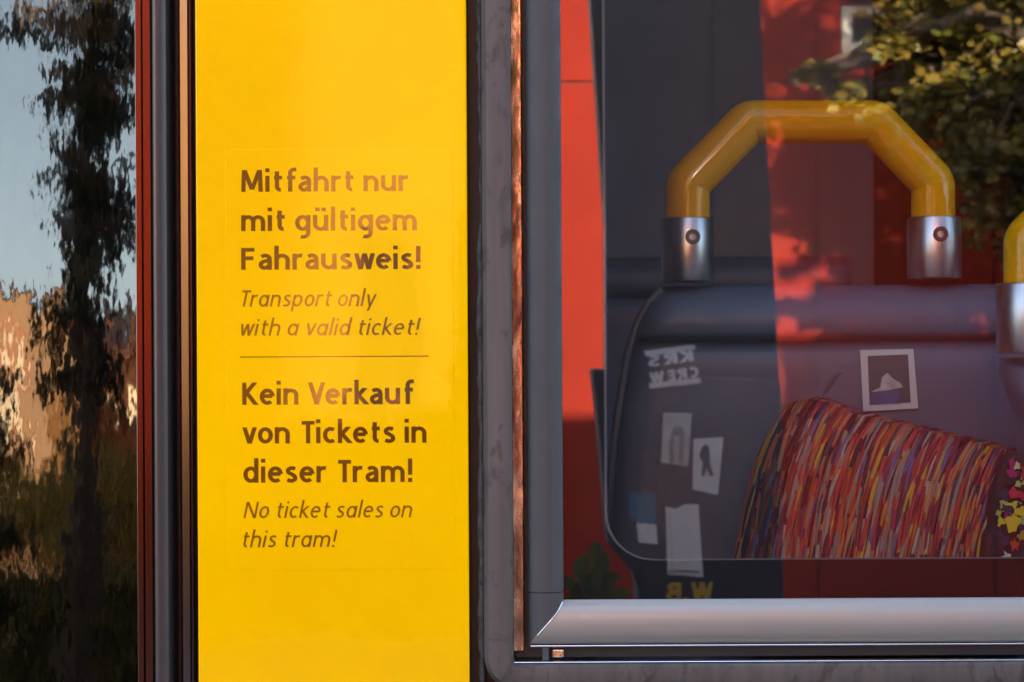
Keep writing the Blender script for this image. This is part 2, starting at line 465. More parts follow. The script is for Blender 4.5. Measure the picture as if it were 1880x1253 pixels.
def lettering(body, x0, x1, zb, cap, y, mat, parent, weight=.165, shear=0.0, gap=.20, name='lettering', facing=-1):
    """flat printed letters fitted to their line: x0..x1, baseline zb, cap height cap"""
    ribs = []; cur = 0.0
    for ch in body:
        st, adv = glyph(ch, weight, shear > 0)
        for p in st:
            l_, r_ = stroke(p, weight)
            ribs.append(([(a + cur + shear * b, b) for a, b in l_], [(a + cur + shear * b, b) for a, b in r_]))
        g = gap + weight
        if ch in 'rTVvywtfk': g *= .78
        if ch in 'oecs': g *= .90
        cur += adv + g
    xs = [p[0] for l_, r_ in ribs for p in l_ + r_]
    a, b = min(xs), max(xs)
    sx = (x1 - x0) / (b - a)
    m = MB()
    for j, (l_, r_) in enumerate(ribs):
        yy = y + facing * (j % 5) * 6e-6
        f = (lambda p: (x0 + (p[0] - a) * sx, yy, zb + p[1] * cap)) if facing < 0 else (lambda p: (x1 - (p[0] - a) * sx, yy, zb + p[1] * cap))
        n = len(l_)
        vv = [f(p) for p in l_] + [f(p) for p in r_]
        ff = [((i, i + 1, n + i + 1, n + i) if facing > 0 else (i, n + i, n + i + 1, i + 1)) for i in range(n - 1)]
        m.add(vv, ff)
    me = bpy.data.meshes.new(name); me.from_pydata(m.v, [], m.f); me.materials.append(mat)
    # all faces look outward
    for p in me.polygons:
        if p.normal.y * facing < 0: p.flip()
    me.update()
    o = bpy.data.objects.new(name, me); col.objects.link(o); o.parent = parent
    return o
def zl(px, py): return P(px, py, 0).z
lines = [
    ('Mitfahrt nur', 443, 750, 352, 40, 1), ('mit gültigem', 443, 765, 424, 40, 1), ('Fahrausweis!', 443, 772, 495, 40, 1),
    ('Transport only', 445, 692, 563, 30, 0), ('with a valid ticket!', 443, 773, 616, 30, 0),
    ('Kein Verkauf', 445, 760, 743, 41, 1), ('von Tickets in', 445, 783, 814, 41, 1), ('dieser Tram!', 447, 757, 886, 41, 1),
    ('No ticket sales on', 447, 757, 951, 30, 0), ('this tram!', 447, 620, 1005, 30, 0)]
for body, a, b, base, cap, bold in lines:
    o = lettering(body, P(a, base).x, P(b, base).x, zl((a + b) / 2, base), cap * S, -.0004, m_ink if bold else m_ink_thin, yp,
                  weight=.165 if bold else .112, shear=0 if bold else .19, gap=.10 if bold else .14)
    o['label'] = 'printed line reading ' + body
MB().box(P(441, 655).x, P(787, 655).x, -.0004, -.0002, zl(614, 655) - .0004, zl(614, 655) + .0004).build('rule_line', m_ink_thin, yp)

# --- joint between pillar and window frame, rough sealant
MB().box(X(859) + .0006, X(890), .016, .02, .95, 2.75).build('joint_strip', m_gap, tram)
sm = MB()
rings = []
for i in range(241):
    z = .95 + 1.8 * i / 240
    j = rnd.uniform(-.0011, .0009) + .0006 * math.sin(z * 31)
    xs = X(877) + j + (.0006 if z > 1.62 else -.0006)
    rings.append([(xs, .012, z), (xs + .0012, .004 + rnd.uniform(-.0008, .0008), z), (X(885), .003, z), (X(888), .012, z)])
sm.loft(rings, closed_u=False).build('sealant_bead', m_seal, tram, smooth=True)

# --- window: outer frame, polished bevel, inner frame, glass
win = sub('window', tram)
win['label'] = 'tram window with mitred aluminium frame and black enamel border'
def ring_mesh(profile, n=8, name='ring', mat=None, parent=None, auto=R(30)):
    """profile: (offset sideways, offset below and above, depth, corner radius) around the glass opening"""
    rs = [rrect(WX0 - a, WX1 + a, WZ0 - b, WZ1 + b, max(r, .0002), y, n) for a, b, y, r in profile]
    return MB().loft(rs, closed_u=True).build(name, mat, parent, auto=auto)
px = S
ring_mesh([(92 * px, 110 * px, .006, .002), (94 * px, 113 * px, -.0005, .003), (99 * px, 118 * px, -.0025, .006), (118 * px, 136 * px, -.0035, .014), (138 * px, 156 * px, -.002, .022),
           (147 * px, 165 * px, .003, .026), (149 * px, 168 * px, .02, .026)], name='outer_frame', mat=m_frame, parent=win)
# bevel that turns from the outer frame down to the inner frame
bp = [(72.5, .0095), (73.5, .0050), (75, .00335), (88, .0030), (92.2, .0026), (92.6, .02)]
for sd in (-1, 1):
    xe = WX0 if sd < 0 else WX1
    nz_ = 160
    rings = []
    for i in range(nz_ + 1):
        z = WZ0 - .036 + (WZ1 - WZ0 + .072) * i / nz_
        j = rnd.uniform(-.00012, .00012)
        rings.append([(xe + sd * (a * px + (j if 2 <= n_ <= 3 else 0)), y + (rnd.uniform(-.00002, .00002) if n_ in (2, 3) else 0), z) for n_, (a, y) in enumerate(bp)])
    o = MB().loft(rings, closed_u=False).build('bevel_strip', m_reveal, win, auto=R(60))
MB().box(WX0 - 22 * px, WX0 + .0, .0070, .0115, WZ0 - 105 * px, WZ0 - 90 * px).build('sealant_scrap', m_reveal, win, bevel=.001)
ring_mesh([(60 * px, 60 * px, .0125, .0004), (90 * px, 106 * px, .0125, .0004)], name='frame_joint', mat=m_black, parent=win)
# inner frame: four mitred members on one profile (offset sideways, offset below, depth)
prof = [(0, 0, .0135), (1.2, 1.5, .0085), (4, 4, .0055), (7, 10, .0036), (14, 22, .0015), (30, 40, .0002), (46, 58, .0006), (58, 72, .0022), (63, 78, .0042), (65, 80.5, .0075), (65, 80.5, .014)]
def member(kind):
    a = [p[0] * px for p in prof]; b = [p[1] * px for p in prof]; y = [p[2] for p in prof]
    n = len(prof)
    if kind == 'left': e0 = [(WX0 - a[i], y[i], WZ0 - b[i]) for i in range(n)]; e1 = [(WX0 - a[i], y[i], WZ1 + b[i]) for i in range(n)]
    if kind == 'right': e0 = [(WX1 + a[i], y[i], WZ0 - b[i]) for i in range(n)]; e1 = [(WX1 + a[i], y[i], WZ1 + b[i]) for i in range(n)]
    if kind == 'bottom': e0 = [(WX0 - a[i], y[i], WZ0 - b[i]) for i in range(n)]; e1 = [(WX1 + a[i], y[i], WZ0 - b[i]) for i in range(n)]
    if kind == 'top': e0 = [(WX0 - a[i], y[i], WZ1 + b[i]) for i in range(n)]; e1 = [(WX1 + a[i], y[i], WZ1 + b[i]) for i in range(n)]
    if kind == 'left_corner': e0 = [(WX0 - a[i], y[i], WZ0 - b[i]) for i in range(n)]; e1 = [(WX0 - a[i], y[i], Z(1090)) for i in range(n)]
    if kind == 'left_upper': e0 = [(WX0 - a[i], y[i], Z(1090) + .0005) for i in range(n)]; e1 = [(WX0 - a[i], y[i], WZ1 + b[i]) for i in range(n)]
    return MB().loft([e0, e1], closed_u=False)
o = member('left_upper').build('stile', m_stile, win, auto=R(50)); o['label'] = 'matt grey upright of the window frame'
member('right').build('stile', m_stile, win, auto=R(50))
o = member('left_corner').build('corner_piece', m_stile, win, auto=R(50)); o['label'] = 'smudged grey corner piece of the window frame'
o = member('bottom').build('rail', m_rail, win, auto=R(50)); o['label'] = 'silver bottom rail of the window frame'
member('top').build('rail', m_rail, win, auto=R(50))
# bright mitre seam and lips
MB().tube([(WX0 - .0004, .0085, WZ0 + .0002), (WX0 - 4 * px, .0048, WZ0 - 4 * px), (WX0 - 14 * px, .0010, WZ0 - 22 * px), (WX0 - 46 * px, .0001, WZ0 - 58 * px), (WX0 - 63 * px, .0037, WZ0 - 78 * px)], .0005, 6).build('mitre_seam', m_lip, win, smooth=True)
MB().box(WX0 - 62 * px, WX1 + .02, .0035, .010, WZ0 - 84.5 * px, WZ0 - 81 * px).build('lower_lip', m_lip, win, bevel=.0004)
MB().box(WX0 - 92 * px, WX1 + .02, -.0012, .006, WZ0 - 112 * px, WZ0 - 109.5 * px).build('lower_lip', m_lip, win, bevel=.0004)
MB().box(WX0 - 40 * px, WX0 - 28 * px, .004, .012, WZ0 - 109 * px, WZ0 - 85 * px).build('drain_block', m_stile, win, bevel=.0005)
# glass and enamel border
gl = MB().box(WX0 - .012, WX1 + .012, .0135, .0137, WZ0 - .012, WZ1 + .012)
gl.f = gl.f[2:3]; gl.c = gl.c[:1]
pane = gl.build('glass_pane', m_window, win); pane['label'] = 'reflecting window pane with dust specks'
q = P(1110, 1030, .019)
def frit():
    y = .019
    r1 = rrect(WX0 - .015, WX1 + .015, WZ0 - .015, WZ1 + .015, .0005, y)
    r0 = rrect(q.x, WX1 - (q.x - WX0), q.z, WZ1 - (q.z - WZ0), .036, y)
    r2 = [(p[0], y + .004, p[2]) for p in r0]
    return MB().loft([r1, r0, r2], closed_u=True).build('enamel_border', m_frit, win)
frit()
r0 = rrect(q.x, WX1 - (q.x - WX0), q.z, WZ1 - (q.z - WZ0), .036, .0195); r3 = rrect(q.x + .0022, WX1 - (q.x - WX0) - .0022, q.z + .0012, WZ1 - (q.z - WZ0) - .001, .0348, .0195)
MB().loft([r0, r3]).build('glazing_bead', plain('translucent_bead', (.09, .095, .095), .4), win)

lf = empty('leaf_reflection'); tag(lf, 'reflection of a slim dark red leaf, modelled as a leaf shape on the pane', 'leaf')  # a leaf's reflection, modelled as a dark red shape on the pane
lp = [(1546, 684, 1), (1536, 688, 6), (1525, 698, 11), (1516, 711, 10), (1509, 726, 3)]
ra = [P(a, b - r_ * .6, .0118) for a, b, r_ in lp]; rb = [P(a + r_ * .5, b + r_ * .8, .0112) for a, b, r_ in lp]
MB().loft([ra, [p + Vector((0, -.0008, 0)) for p in [(u + v_) / 2 for u, v_ in zip(ra, rb)]], rb], closed_u=False).build('leaf_blade', plain('reflected_leaf_red', (.05, .008, .008), .7, var=.3, vscale=90), lf, smooth=True)
MB().tube([P(a, b, .0108) for a, b, r_ in lp], .0003, 5).build('leaf_rib', plain('leaf_rib', (.08, .02, .012), .7), lf)
# --- door: black glass leaf with edge profiles
door = sub('door', tram)
door['label'] = 'dark mirror-like door leaf beside the yellow pillar'
TILT = R(4)
dz0, dz1 = .75, 2.45
def lean(y, z): return y + (z - ZC) * math.tan(TILT)
dx0, dx1 = -1.15, X(246)
v = [(dx0, lean(.035, dz0), dz0), (dx1, lean(.035, dz0), dz0), (dx1, lean(.035, dz1), dz1), (dx0, lean(.035, dz1), dz1)]
dp = MB().add(v, [(0, 1, 2, 3)]).build('door_glass', m_doorpane, door)
dp['label'] = 'dark rippled door glass reflecting trees and houses'
def upright(name, pts, mat, parent, z0=.75, z1=2.6, auto=R(35)):
    pts = [(X(a), y) for a, y in pts]
    e0 = [(x, y, z0) for x, y in pts]; e1 = [(x, y, z1) for x, y in pts]
    return MB().loft([e0, e1], closed_u=False).build(name, mat, parent, auto=auto)
upright('edge_trim', [(243, .10), (245, .012), (246.5, .0088), (247.5, .0083), (257, .0089), (258.5, .0096), (259.5, .02)], m_trim, door)
upright('edge_trim', [(260, .02), (261, .0070), (262.5, .0050), (275, .0058), (277, .0066), (279, .014)], m_trim, door)
upright('door_profile', [(278, .016), (280, .004), (284, .0005), (288, -.0010), (296, -.0006), (306, .002), (312, .008), (313, .03)], m_charcoal, door)
upright('door_gap', [(311, .028), (330, .028)], m_black, door)
upright('pillar_trim', [(325, .03), (326, .010), (329, .0055), (330.5, .0062), (332, .0010), (333, .0005), (346, .0007), (347.5, .0020), (349, .0016), (352, .0018), (353, .02)], m_chrome, tram)
upright('pillar_gap', [(351, .016), (363, .016)], m_black, tram)
MB().box(-1.25, -1.15, 0, .06, .6, 2.6).build('door_profile', m_charcoal, door)
MB().box(-1.25, X(313), .04, .10, .42, .75).build('door_panel', m_charcoal, door)

# --- body, roof, floor, far side
MB().box(-4.0, -1.25, .004, .05, BOTZ, WZ0 - .062).build('body_panel', m_body, tram)
MB().box(-4.0, -1.25, .004, .05, WZ1 + .062, TOPZ - .35).build('body_panel', m_body, tram)
MB().box(-4.0, -3.85, .004, .05, WZ0 - .062, WZ1 + .062).build('body_panel', m_body, tram)
MB().box(-1.40, -1.25, .004, .05, WZ0 - .062, WZ1 + .062).build('body_panel', m_body, tram)
MB().box(-1.25, X(326), .012, .05, 2.60, TOPZ - .35).build('body_panel', m_body, tram)
MB().box(X(326), WX0 - .0605, .034, .05, 2.40, TOPZ - .35).build('body_panel', m_body, tram)
MB().box(WX0 - .0605, 5.0, .010, .05, WZ1 + .062, TOPZ - .35).build('body_panel', m_body, tram)
MB().box(X(326), 5.0, .022, .05, BOTZ, WZ0 - .062).build('body_panel', m_body, tram)
MB().box(WX1 + .06, 1.80, .010, .05, WZ0 - .062, WZ1 + .062).build('body_panel', m_body, tram)
MB().box(4.60, 5.0, .010, .05, WZ0 - .062, WZ1 + .062).build('body_panel', m_body, tram)
for (xa, xb) in ((1.80, 3.18), (3.22, 4.60), (-3.85, -2.62), (-2.58, -1.40)):  # out-of-view windows added to let skylight onto the far wall
    sw = sub('added_side_window', tram)
    MB().box(xa, xb, .022, .026, WZ0 - .062, WZ1 + .062).build('side_pane', m_clear, sw)
    zb_ = WZ0 - .062; zt_ = WZ1 + .062
    MB().box(xa, xa + .05, .008, .05, zb_, zt_).box(xb - .05, xb, .008, .05, zb_, zt_).box(xa + .05, xb - .05, .008, .05, zb_, zb_ + .05).box(xa + .05, xb - .05, .008, .05, zt_ - .05, zt_).build('side_frame', m_stile, sw)
MB().box(3.18, 3.22, .012, .05, WZ0 - .062, WZ1 + .062).build('mullion', m_black, tram)
MB().box(-2.62, -2.58, .012, .05, WZ0 - .062, WZ1 + .062).build('mullion', m_black, tram)
MB().box(X(322), WX0 - .008, .034, .065, WZ0 - .062, 2.40).build('inner_pillar', m_inside, tram)
roof = MB()
sec = [(.0, 3.15), (.0, 3.32), (.06, 3.46), (.25, 3.5), (2.15, 3.5), (2.34, 3.46), (2.40, 3.32), (2.40, 3.15)]
roof.loft([[(-4.0, y, z) for y, z in sec], [(5.0, y, z) for y, z in sec]]).build('roof', plain('roof_grey', (.25, .25, .26), .6), tram)
MB().box(.42, 4.4, .35, 2.1, 3.49, 3.97).build('shade_box', plain('shade_box_grey', (.3, .3, .31), .6), tram, bevel=.05)  # unseen box added to raise the tram's shadow on the red house
MB().box(-4, 5, .05, 2.35, 2.52, 2.56).build('ceiling', m_inside, tram)
MB().box(-4, 5, .05, 2.35, .34, .38).build('floor', m_floor_in, tram)
for xx in (-4.0, 4.96): MB().box(xx, xx + .04, .05, 2.35, .38, 3.15).build('end_wall', m_inside, tram)
MB().box(-4, 5, 2.35, 2.40, .3, 1.15).build('far_wall', m_inside, tram)
MB().box(-4, 5, 2.35, 2.40, 2.42, 3.15).build('far_wall', m_inside, tram)
fw0 = P(1600, 300, 2.35).x
edges = [-4.0, -2.9, -1.6, fw0 - 1.25, fw0, fw0 + 1.4, 4.2]
for i in range(len(edges) - 1):
    a, b = edges[i], edges[i + 1]
    MB().box(a, a + .16, 2.33, 2.40, 1.15, 2.42).build('far_pillar', m_inside, tram) if i != 4 else MB().box(a - .30, a, 2.33, 2.40, 1.15, 2.42).build('far_pillar', m_farpanel, tram)
    if i in (2, 3): MB().box(a + .16, b - (.30 if i == 3 else 0), 2.345, 2.40, 1.15, 2.42).build('far_panel', m_farpanel, tram)
    else: MB().box(a + .0, b, 2.37, 2.375, 1.15, 2.42).build('far_window', m_farglass if i == 4 else m_clear, tram)
    if i == 4: MB().box(a, a + .05, 2.325, 2.365, 1.15, 2.42).build('window_gasket', m_black, tram)
MB().box(4.2, 5, 2.35, 2.40, 1.15, 2.42).build('far_pillar', m_inside, tram)

# ------------------------------------------------------------------ seats inside
def arc_path(ctrl, r, n=6):
    """polyline with rounded corners of radius r"""
    out = [Vector(ctrl[0])]
    for i in range(1, len(ctrl) - 1):
        a, b, c = Vector(ctrl[i - 1]), Vector(ctrl[i]), Vector(ctrl[i + 1])
        u = (a - b).normalized(); w_ = (c - b).normalized()
        for k in range(n + 1):
            t = k / n
            out.append((b + u * r) * (1 - t) ** 2 + b * 2 * t * (1 - t) + (b + w_ * r) * t * t)
    out.append(Vector(ctrl[-1]))
    return out
def lathe_clamp(c, z0, z1, r):
    prof_ = [(r * .97, z0), (r, z0 + .001), (r, z1 - .0015), (r * .97, z1 - .0004), (r * .90, z1)]
    n = 28
    rings = [[(c.x + a * math.cos(2 * math.pi * k / n), c.y + a * math.sin(2 * math.pi * k / n), z) for k in range(n)] for a, z in prof_]
    return MB().loft(rings)
def screw(c, r, y):
    m = MB()
    n = 24
    def circ(rr, yy): return [(c.x + rr * math.cos(2 * math.pi * k / n), yy, c.z + rr * math.sin(2 * math.pi * k / n)) for k in range(n)]
    def hexa(rr, yy): return [(c.x + rr * math.cos(2 * math.pi * round(k / 4) / 6), yy, c.z + rr * math.sin(2 * math.pi * round(k / 4) / 6)) for k in range(n)]
    m.loft([circ(r, y + .004), circ(r, y), circ(r * .86, y - .0012), circ(r * .72, y - .0012), circ(r * .64, y - .0006), circ(r * .45, y - .0006), circ(r * .36, y + .004)])
    return m
def handle(seat, ys, pts, clampL, clampR, screws, rad):
    tube = [P(a, b, ys) for a, b in pts]
    h = MB().tube(arc_path(tube, .0045, 4), rad, 24).build('grab_handle', m_handle, seat, auto=R(40))
    h['label'] = 'yellow coated tube grab handle'
    for (a, b, t, bt), s in zip((clampL, clampR), screws):
        c = P((a + b) / 2, 450, ys); rr = (P(b, 450, ys).x - P(a, 450, ys).x) / 2
        cl = lathe_clamp(c, P(0, bt, ys).z + (0), P((a + b) / 2, t, ys).z, rr).build('clamp', m_steel, seat, auto=R(40))
        if s:
            sc = P(s[0], s[1], ys - rr)
            screw(sc, .0068, sc.y - .0004).build('screw', m_screw, cl, auto=R(30))
m_socket = m_black
# first seat
YS = .34
seat = empty('tram_seat', P(1560, 1250, YS)); seat.location = (0, 0, 0)
tag(seat, 'grey plastic seat back topped by the large complete yellow grab handle', 'seat')
handle(seat, YS, [(1263, 430), (1263, 338), (1375, 224), (1606, 224), (1713, 336), (1713, 430)], (1214, 1310, 401, 524), (1666, 1764, 399, 521), [(1272, 435), (1727, 430)], P(1303, 370, YS).x - P(1263, 370, YS).x)
# back shell lofted from horizontal slices: top roll, groove, panel
def shell(seat, ys, left, top, right, groove, bottom_z, rowname='back_shell', depth=.05):
    """left: list of (px, py) outline; front face at ys - depth"""
    rings = []
    def lx(py):
        for (a, b), (c, d) in zip(left, left[1:]):
            if b <= py <= d: return a + (c - a) * (py - b) / (d - b)
        return left[-1][0] if py > left[-1][1] else left[0][0]
    prof_ = [(top, -.020), (top + 2, .006), (top + 8, .022), (top + 20, .034), (groove - 40, .042), (groove - 12, .042), (groove - 4, .038), (groove, .024), (groove + 5, .020), (groove + 14, .028), (groove + 26, .032)]
    py = groove + 60
    while py < 1500: prof_.append((py, .032)); py += 60
    for py, d in prof_:
        z = P(1500, py, ys).z
        xl = P(lx(py), 626, ys).x; xr = P(right, 626, ys).x
        yf = ys - d
        e = .030
        ring = [(xl, ys + .02, z), (xl, yf + e * .8, z), (xl + e * .12, yf + e * .38, z), (xl + e * .45, yf + e * .1, z), (xl + e, yf, z), ((xl + xr) / 2, yf - .004, z), (xr - e, yf, z), (xr - e * .45, yf + e * .1, z), (xr - e * .12, yf + e * .38, z), (xr, yf + e * .8, z), (xr, ys + .02, z)]
        rings.append(ring)
    z = P(1500, 1500, ys).z
    m = MB().loft(rings)
    m.add(rings[0], [tuple(range(len(rings[0])))])
    o = m.build(rowname, m_shell, seat, auto=R(60))
    return o
shell(seat, YS + .02, [(1216, 524), (1206, 532), (1190, 552), (1172, 585), (1155, 640), (1140, 720), (1128, 800), (1120, 880), (1112, 1000), (1105, 1500)], 523, 1985, 622, 0)
rim = [(1216, 530), (1190, 556), (1170, 592), (1152, 650), (1138, 730), (1127, 810), (1119, 900), (1112, 1000)]
MB().tube([P(a, b, YS - .004) for a, b in rim], .0035, 8).build('edge_piping', plain('piping', (.10, .10, .105), .4), seat, smooth=True)
MB().box(P(1150, 1, YS).x, P(1960, 1, YS).x, YS, YS + .46, .80, .86).build('seat_pan', m_shell, seat, bevel=.02)
MB().box(P(1450, 1, YS).x, P(1650, 1, YS).x, YS + .06, YS + .30, .38, .80).build('pedestal', m_inside, seat, bevel=.01)
# small framed picture sticker stuck on the shell
ysf = YS + .02 - .0375
def quad(pts, y, y2=None):
    c = [P(a, b, y) for a, b in pts]
    return MB().poly([(p.x, p.z) for p in c], y, y2 if y2 else y + .0006)
m_paper = plain('sticker_paper', (.62, .62, .56), .6, var=.05)
m_pic = plain('sticker_dark_sky', (.06, .09, .10), .5, var=.2)
m_sea = plain('sticker_blue', (.05, .10, .22), .5, var=.2, vscale=40)
m_peak = plain('sticker_peak', (.50, .50, .47), .6, var=.3, vscale=70)
st = quad([(1579, 643), (1677, 641), (1686, 750), (1585, 756)], ysf - .0012).build('picture_sticker', m_paper, seat)
st['label'] = 'white bordered picture sticker of a pale peak above blue'
quad([(1593, 654), (1667, 651), (1672, 739), (1597, 744)], ysf - .0018).build('picture_ground', m_pic, st)
quad([(1598, 722), (1650, 718), (1652, 741), (1599, 743)], ysf - .0024).build('picture_water', m_sea, st)
quad([(1600, 720), (1616, 712), (1620, 693), (1629, 685), (1640, 696), (1652, 703), (1658, 711), (1630, 717)], ysf - .0024).build('picture_peak', m_peak, st)

# second seat, nearer and lower, at the right border of the picture
YT = .20
seat2 = empty('tram_seat'); tag(seat2, 'nearer seat cut by the right picture edge with its own steel handle clamp', 'seat')
handle(seat2, YT, [(1885, 560), (1885, 440), (1990, 340), (2230, 340), (2335, 440), (2335, 560)], (1829, 1941, 520, 659), (2279, 2391, 520, 659), [None, None], P(1885 + 42, 370, YT).x - P(1885, 370, YT).x)
shell(seat2, YT + .02, [(1850, 660), (1844, 668), (1842, 690), (1856, 720), (1872, 760), (1876, 820), (1876, 1500)], 660, 2420, 770, 0)
MB().box(P(1850, 1, YT).x, P(2400, 1, YT).x, YT + .07, YT + .50, .74, .80).build('seat_pan', m_shell, seat2, bevel=.02)
MB().box(P(2050, 1, YT).x, P(2200, 1, YT).x, YT + .12, YT + .36, .38, .74).build('pedestal', m_inside, seat2, bevel=.01)

# a further row: low back tops behind the first seat
seat3 = empty('tram_seat'); tag(seat3, 'farther grey seat back just showing above the first seat', 'seat')
shell(seat3, 1.05, [(1080, 470), (1070, 480), (1064, 520), (1060, 1500)], 470, 1560, 540, 0)
MB().box(P(1080, 1, 1.05).x, P(1540, 1, 1.05).x, 1.05, 1.45, .74, .80).build('seat_pan', m_shell, seat3, bevel=.02)
MB().box(P(1250, 1, 1.05).x, P(1350, 1, 1.05).x, 1.1, 1.35, .38, .74).build('pedestal', m_inside, seat3, bevel=.01)

# ------------------------------------------------------------------ striped yarn cover over a rail
cover = empty('seat_cover'); tag(cover, 'multicoloured red and orange strand cover hanging in front of the first seat', 'seat cover')
YC = .22
def ridge(t):
    xs = 1428 + 640 * t
    ys = 742 - 10 * math.sin(min(1, t / .17) * math.pi) * .9 + 142 * max(0, t - .08) / .92
    return xs, ys
pal = [(.06, .02, .03), (.30, .20, .14), (.22, .035, .045), (.33, .045, .035), (.42, .05, .035), (.50, .09, .03), (.55, .15, .04), (.30, .03, .05), (.45, .22, .10), (.16, .03, .06), (.55, .27, .04), (.25, .20, .16), (.48, .06, .05), (.36, .16, .10), (.10, .02, .03), (.50, .12, .06), (.05, .05, .06), (.42, .30, .20), (.17, .10, .18)]
cm = MB()
NS = 900
for i in range(NS):
    t = (i + rnd.random()) / NS
    lay = rnd.random()
    x0, y0 = ridge(t)
    lean_ = 92 - 55 * t + rnd.uniform(-10, 10)
    yb = 1120
    pts = []
    dep = YC + .006 * lay
    pts.append(P(x0 + 46 + rnd.uniform(-8, 8), y0 + 16, dep + .06))
    pts.append(P(x0 + 34, y0 + 1 + rnd.uniform(-3, 3), dep + .035))
    ph, fr_, am = rnd.uniform(0, 6.3), rnd.uniform(.012, .03), rnd.uniform(1, 4.5)
    nseg = 13
    for k in range(nseg):
        s_ = k / (nseg - 1)
        yy = y0 + 3 + (yb - y0) * s_
        curve = (1 - math.exp(-s_ * 5)) * .42 + s_ * .58
        xx = x0 + 18 - (lean_ + 18) * curve + am * math.sin(yy * fr_ + ph)
        pts.append(P(xx, yy, dep + .012 - .035 * (1 - math.exp(-s_ * 7)) + .002 * math.sin(yy * .05 + ph)))
    base = rnd.choice(pal)
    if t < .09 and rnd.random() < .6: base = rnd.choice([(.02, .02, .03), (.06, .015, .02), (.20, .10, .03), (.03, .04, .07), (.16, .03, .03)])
    rad = rnd.uniform(.0009, .0021)
    # strand in differently dyed lengths
    k0 = 0
    while k0 < len(pts) - 1:
        k1 = min(len(pts) - 1, k0 + rnd.randint(2, 6))
        b = base if rnd.random() < .55 else rnd.choice(pal)
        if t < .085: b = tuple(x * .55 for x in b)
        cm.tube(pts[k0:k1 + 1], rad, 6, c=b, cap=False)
        k0 = k1
st_ = cm.build('strands', m_strand, cover, smooth=True); tag(st_, kind='stuff')
body = []
for k in range(13):
    x0, y0 = ridge(k / 12)
    body.append([P(x0 + 40, y0 + 30, YC + .07), P(x0 + 22, y0 + 8, YC + .03), P(x0 + 2, y0 + 24, YC + .012), P(x0 - 45, y0 + 130, YC - .008), P(x0 - 75, 1150, YC - .012), P(x0 - 75, 1150, YC + .08)])
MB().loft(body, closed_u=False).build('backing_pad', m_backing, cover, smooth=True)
# flowered cover on the right
cov2 = empty('seat_cover'); tag(cov2, 'black cover with yellow and red blotches at the right picture edge', 'seat cover')
m2 = MB()
pal2 = [(.015, .015, .018), (.015, .015, .018), (.60, .36, .02), (.45, .03, .03), (.30, .02, .10), (.55, .50, .35), (.02, .03, .06), (.35, .38, .10), (.015, .02, .02), (.5, .42, .03)]
YB = .175
def blob(cx, cy, r, c, lay, n=13):
    cc = P(cx, cy, YB - .0012 - lay * .0007)
    k = S * (D + YB) / D
    ring = []
    st0 = rnd.uniform(0, 6)
    for i in range(n):
        a = st0 + 2 * math.pi * i / n; q_ = r * rnd.uniform(.45, 1.2) * k
        ring.append((cc.x + q_ * math.cos(a), cc.y, cc.z + q_ * math.sin(a) * 1.15))
    m2.add(ring, [tuple(range(n))], c)
pts = []
out_ = [(1866, 832), (1848, 838), (1838, 856), (1834, 880), (1822, 905), (1818, 940), (1822, 965), (1810, 985), (1806, 1030), (1796, 1120), (2300, 1120), (2300, 850), (2000, 832)]
MB().poly([(P(a, b, YB).x, P(a, b, YB).z) for a, b in out_], YB, YB + .02).build('cover_cloth', plain('black_cloth', (.015, .015, .017), .85, var=.4, vscale=60), cov2, bevel=.004)
for lay in range(2):
    for i in range(130):
        cx = rnd.uniform(1845, 2280); cy = rnd.uniform(860, 1090)
        if cx < 1880 - (cy - 850) * .12: cx += 30
        blob(cx, cy, rnd.uniform(5, 15), rnd.choice(pal2), i * .01 + lay * 1.3)
for i in range(46):
    cy = rnd.uniform(845, 1060); cx = rnd.uniform(1846 - (cy - 845) * .16, 1900)
    blob(cx, cy, rnd.uniform(4, 12), rnd.choice(pal2), 2.5 + i * .02)
for (cx, cy, r, c) in [(1862, 905, 12, (.45, .03, .05)), (1860, 962, 17, (.62, .40, .02)), (1868, 855, 8, (.45, .45, .22)), (1874, 940, 10, (.6, .38, .02)), (1862, 1000, 11, (.45, .05, .02)), (1848, 935, 12, (.02, .03, .05)), (1876, 985, 9, (.35, .20, .03))]:
    blob(cx, cy, r, c, 4)
bl = m2.build('printed_blotches', m_strand, cov2); tag(bl, kind='stuff')

# ------------------------------------------------------------------ across the street (seen in the reflections)
LW = 10.0
red = empty('red_house'); tag(red, 'red panelled house across the street mirrored in the tram window', 'house')
MB().box(-.28, 9.7, -LW - 6, -LW - .03, 0, 6.4).build('wall', plain('dark_red_joint', (.10, .015, .012), .8), red)
pm = None
for r_ in range(2):
    for c_ in range(10):
        x0 = -.28 + c_; z0 = .01 + 3.0 * r_
        o = MB().box(x0 + .006, x0 + .994, -LW - .03, -LW, z0 + .008, z0 + 2.992).build('facade_panel', m_red, red)
def house_window(parent, x0, x1, z0, z1, y, fr=.05, cross=False, fm=None):
    wf = MB()
    wf.box(x0, x0 + fr, y, y + .05, z0, z1).box(x1 - fr, x1, y, y + .05, z0, z1).box(x0 + fr, x1 - fr, y, y + .05, z0, z0 + fr).box(x0 + fr, x1 - fr, y, y + .05, z1 - fr, z1)
    if cross: wf.box((x0 + x1) / 2 - .02, (x0 + x1) / 2 + .02, y, y + .045, z0 + fr, z1 - fr)
    f = wf.build('window', fm or m_white, parent)
    MB().box(x0 + fr, x1 - fr, y + .005, y + .012, z0 + fr, z1 - fr).build('pane', m_glassdark, f)
a = RF(1545, 98, LW); b = RF(1645, 14, LW)
house_window(red, a.x, b.x, a.z, b.z, -LW + .002, .055, False, plain('grey_frame_paint', (.38, .38, .37), .6))
a = RF(1690, 195, LW); 
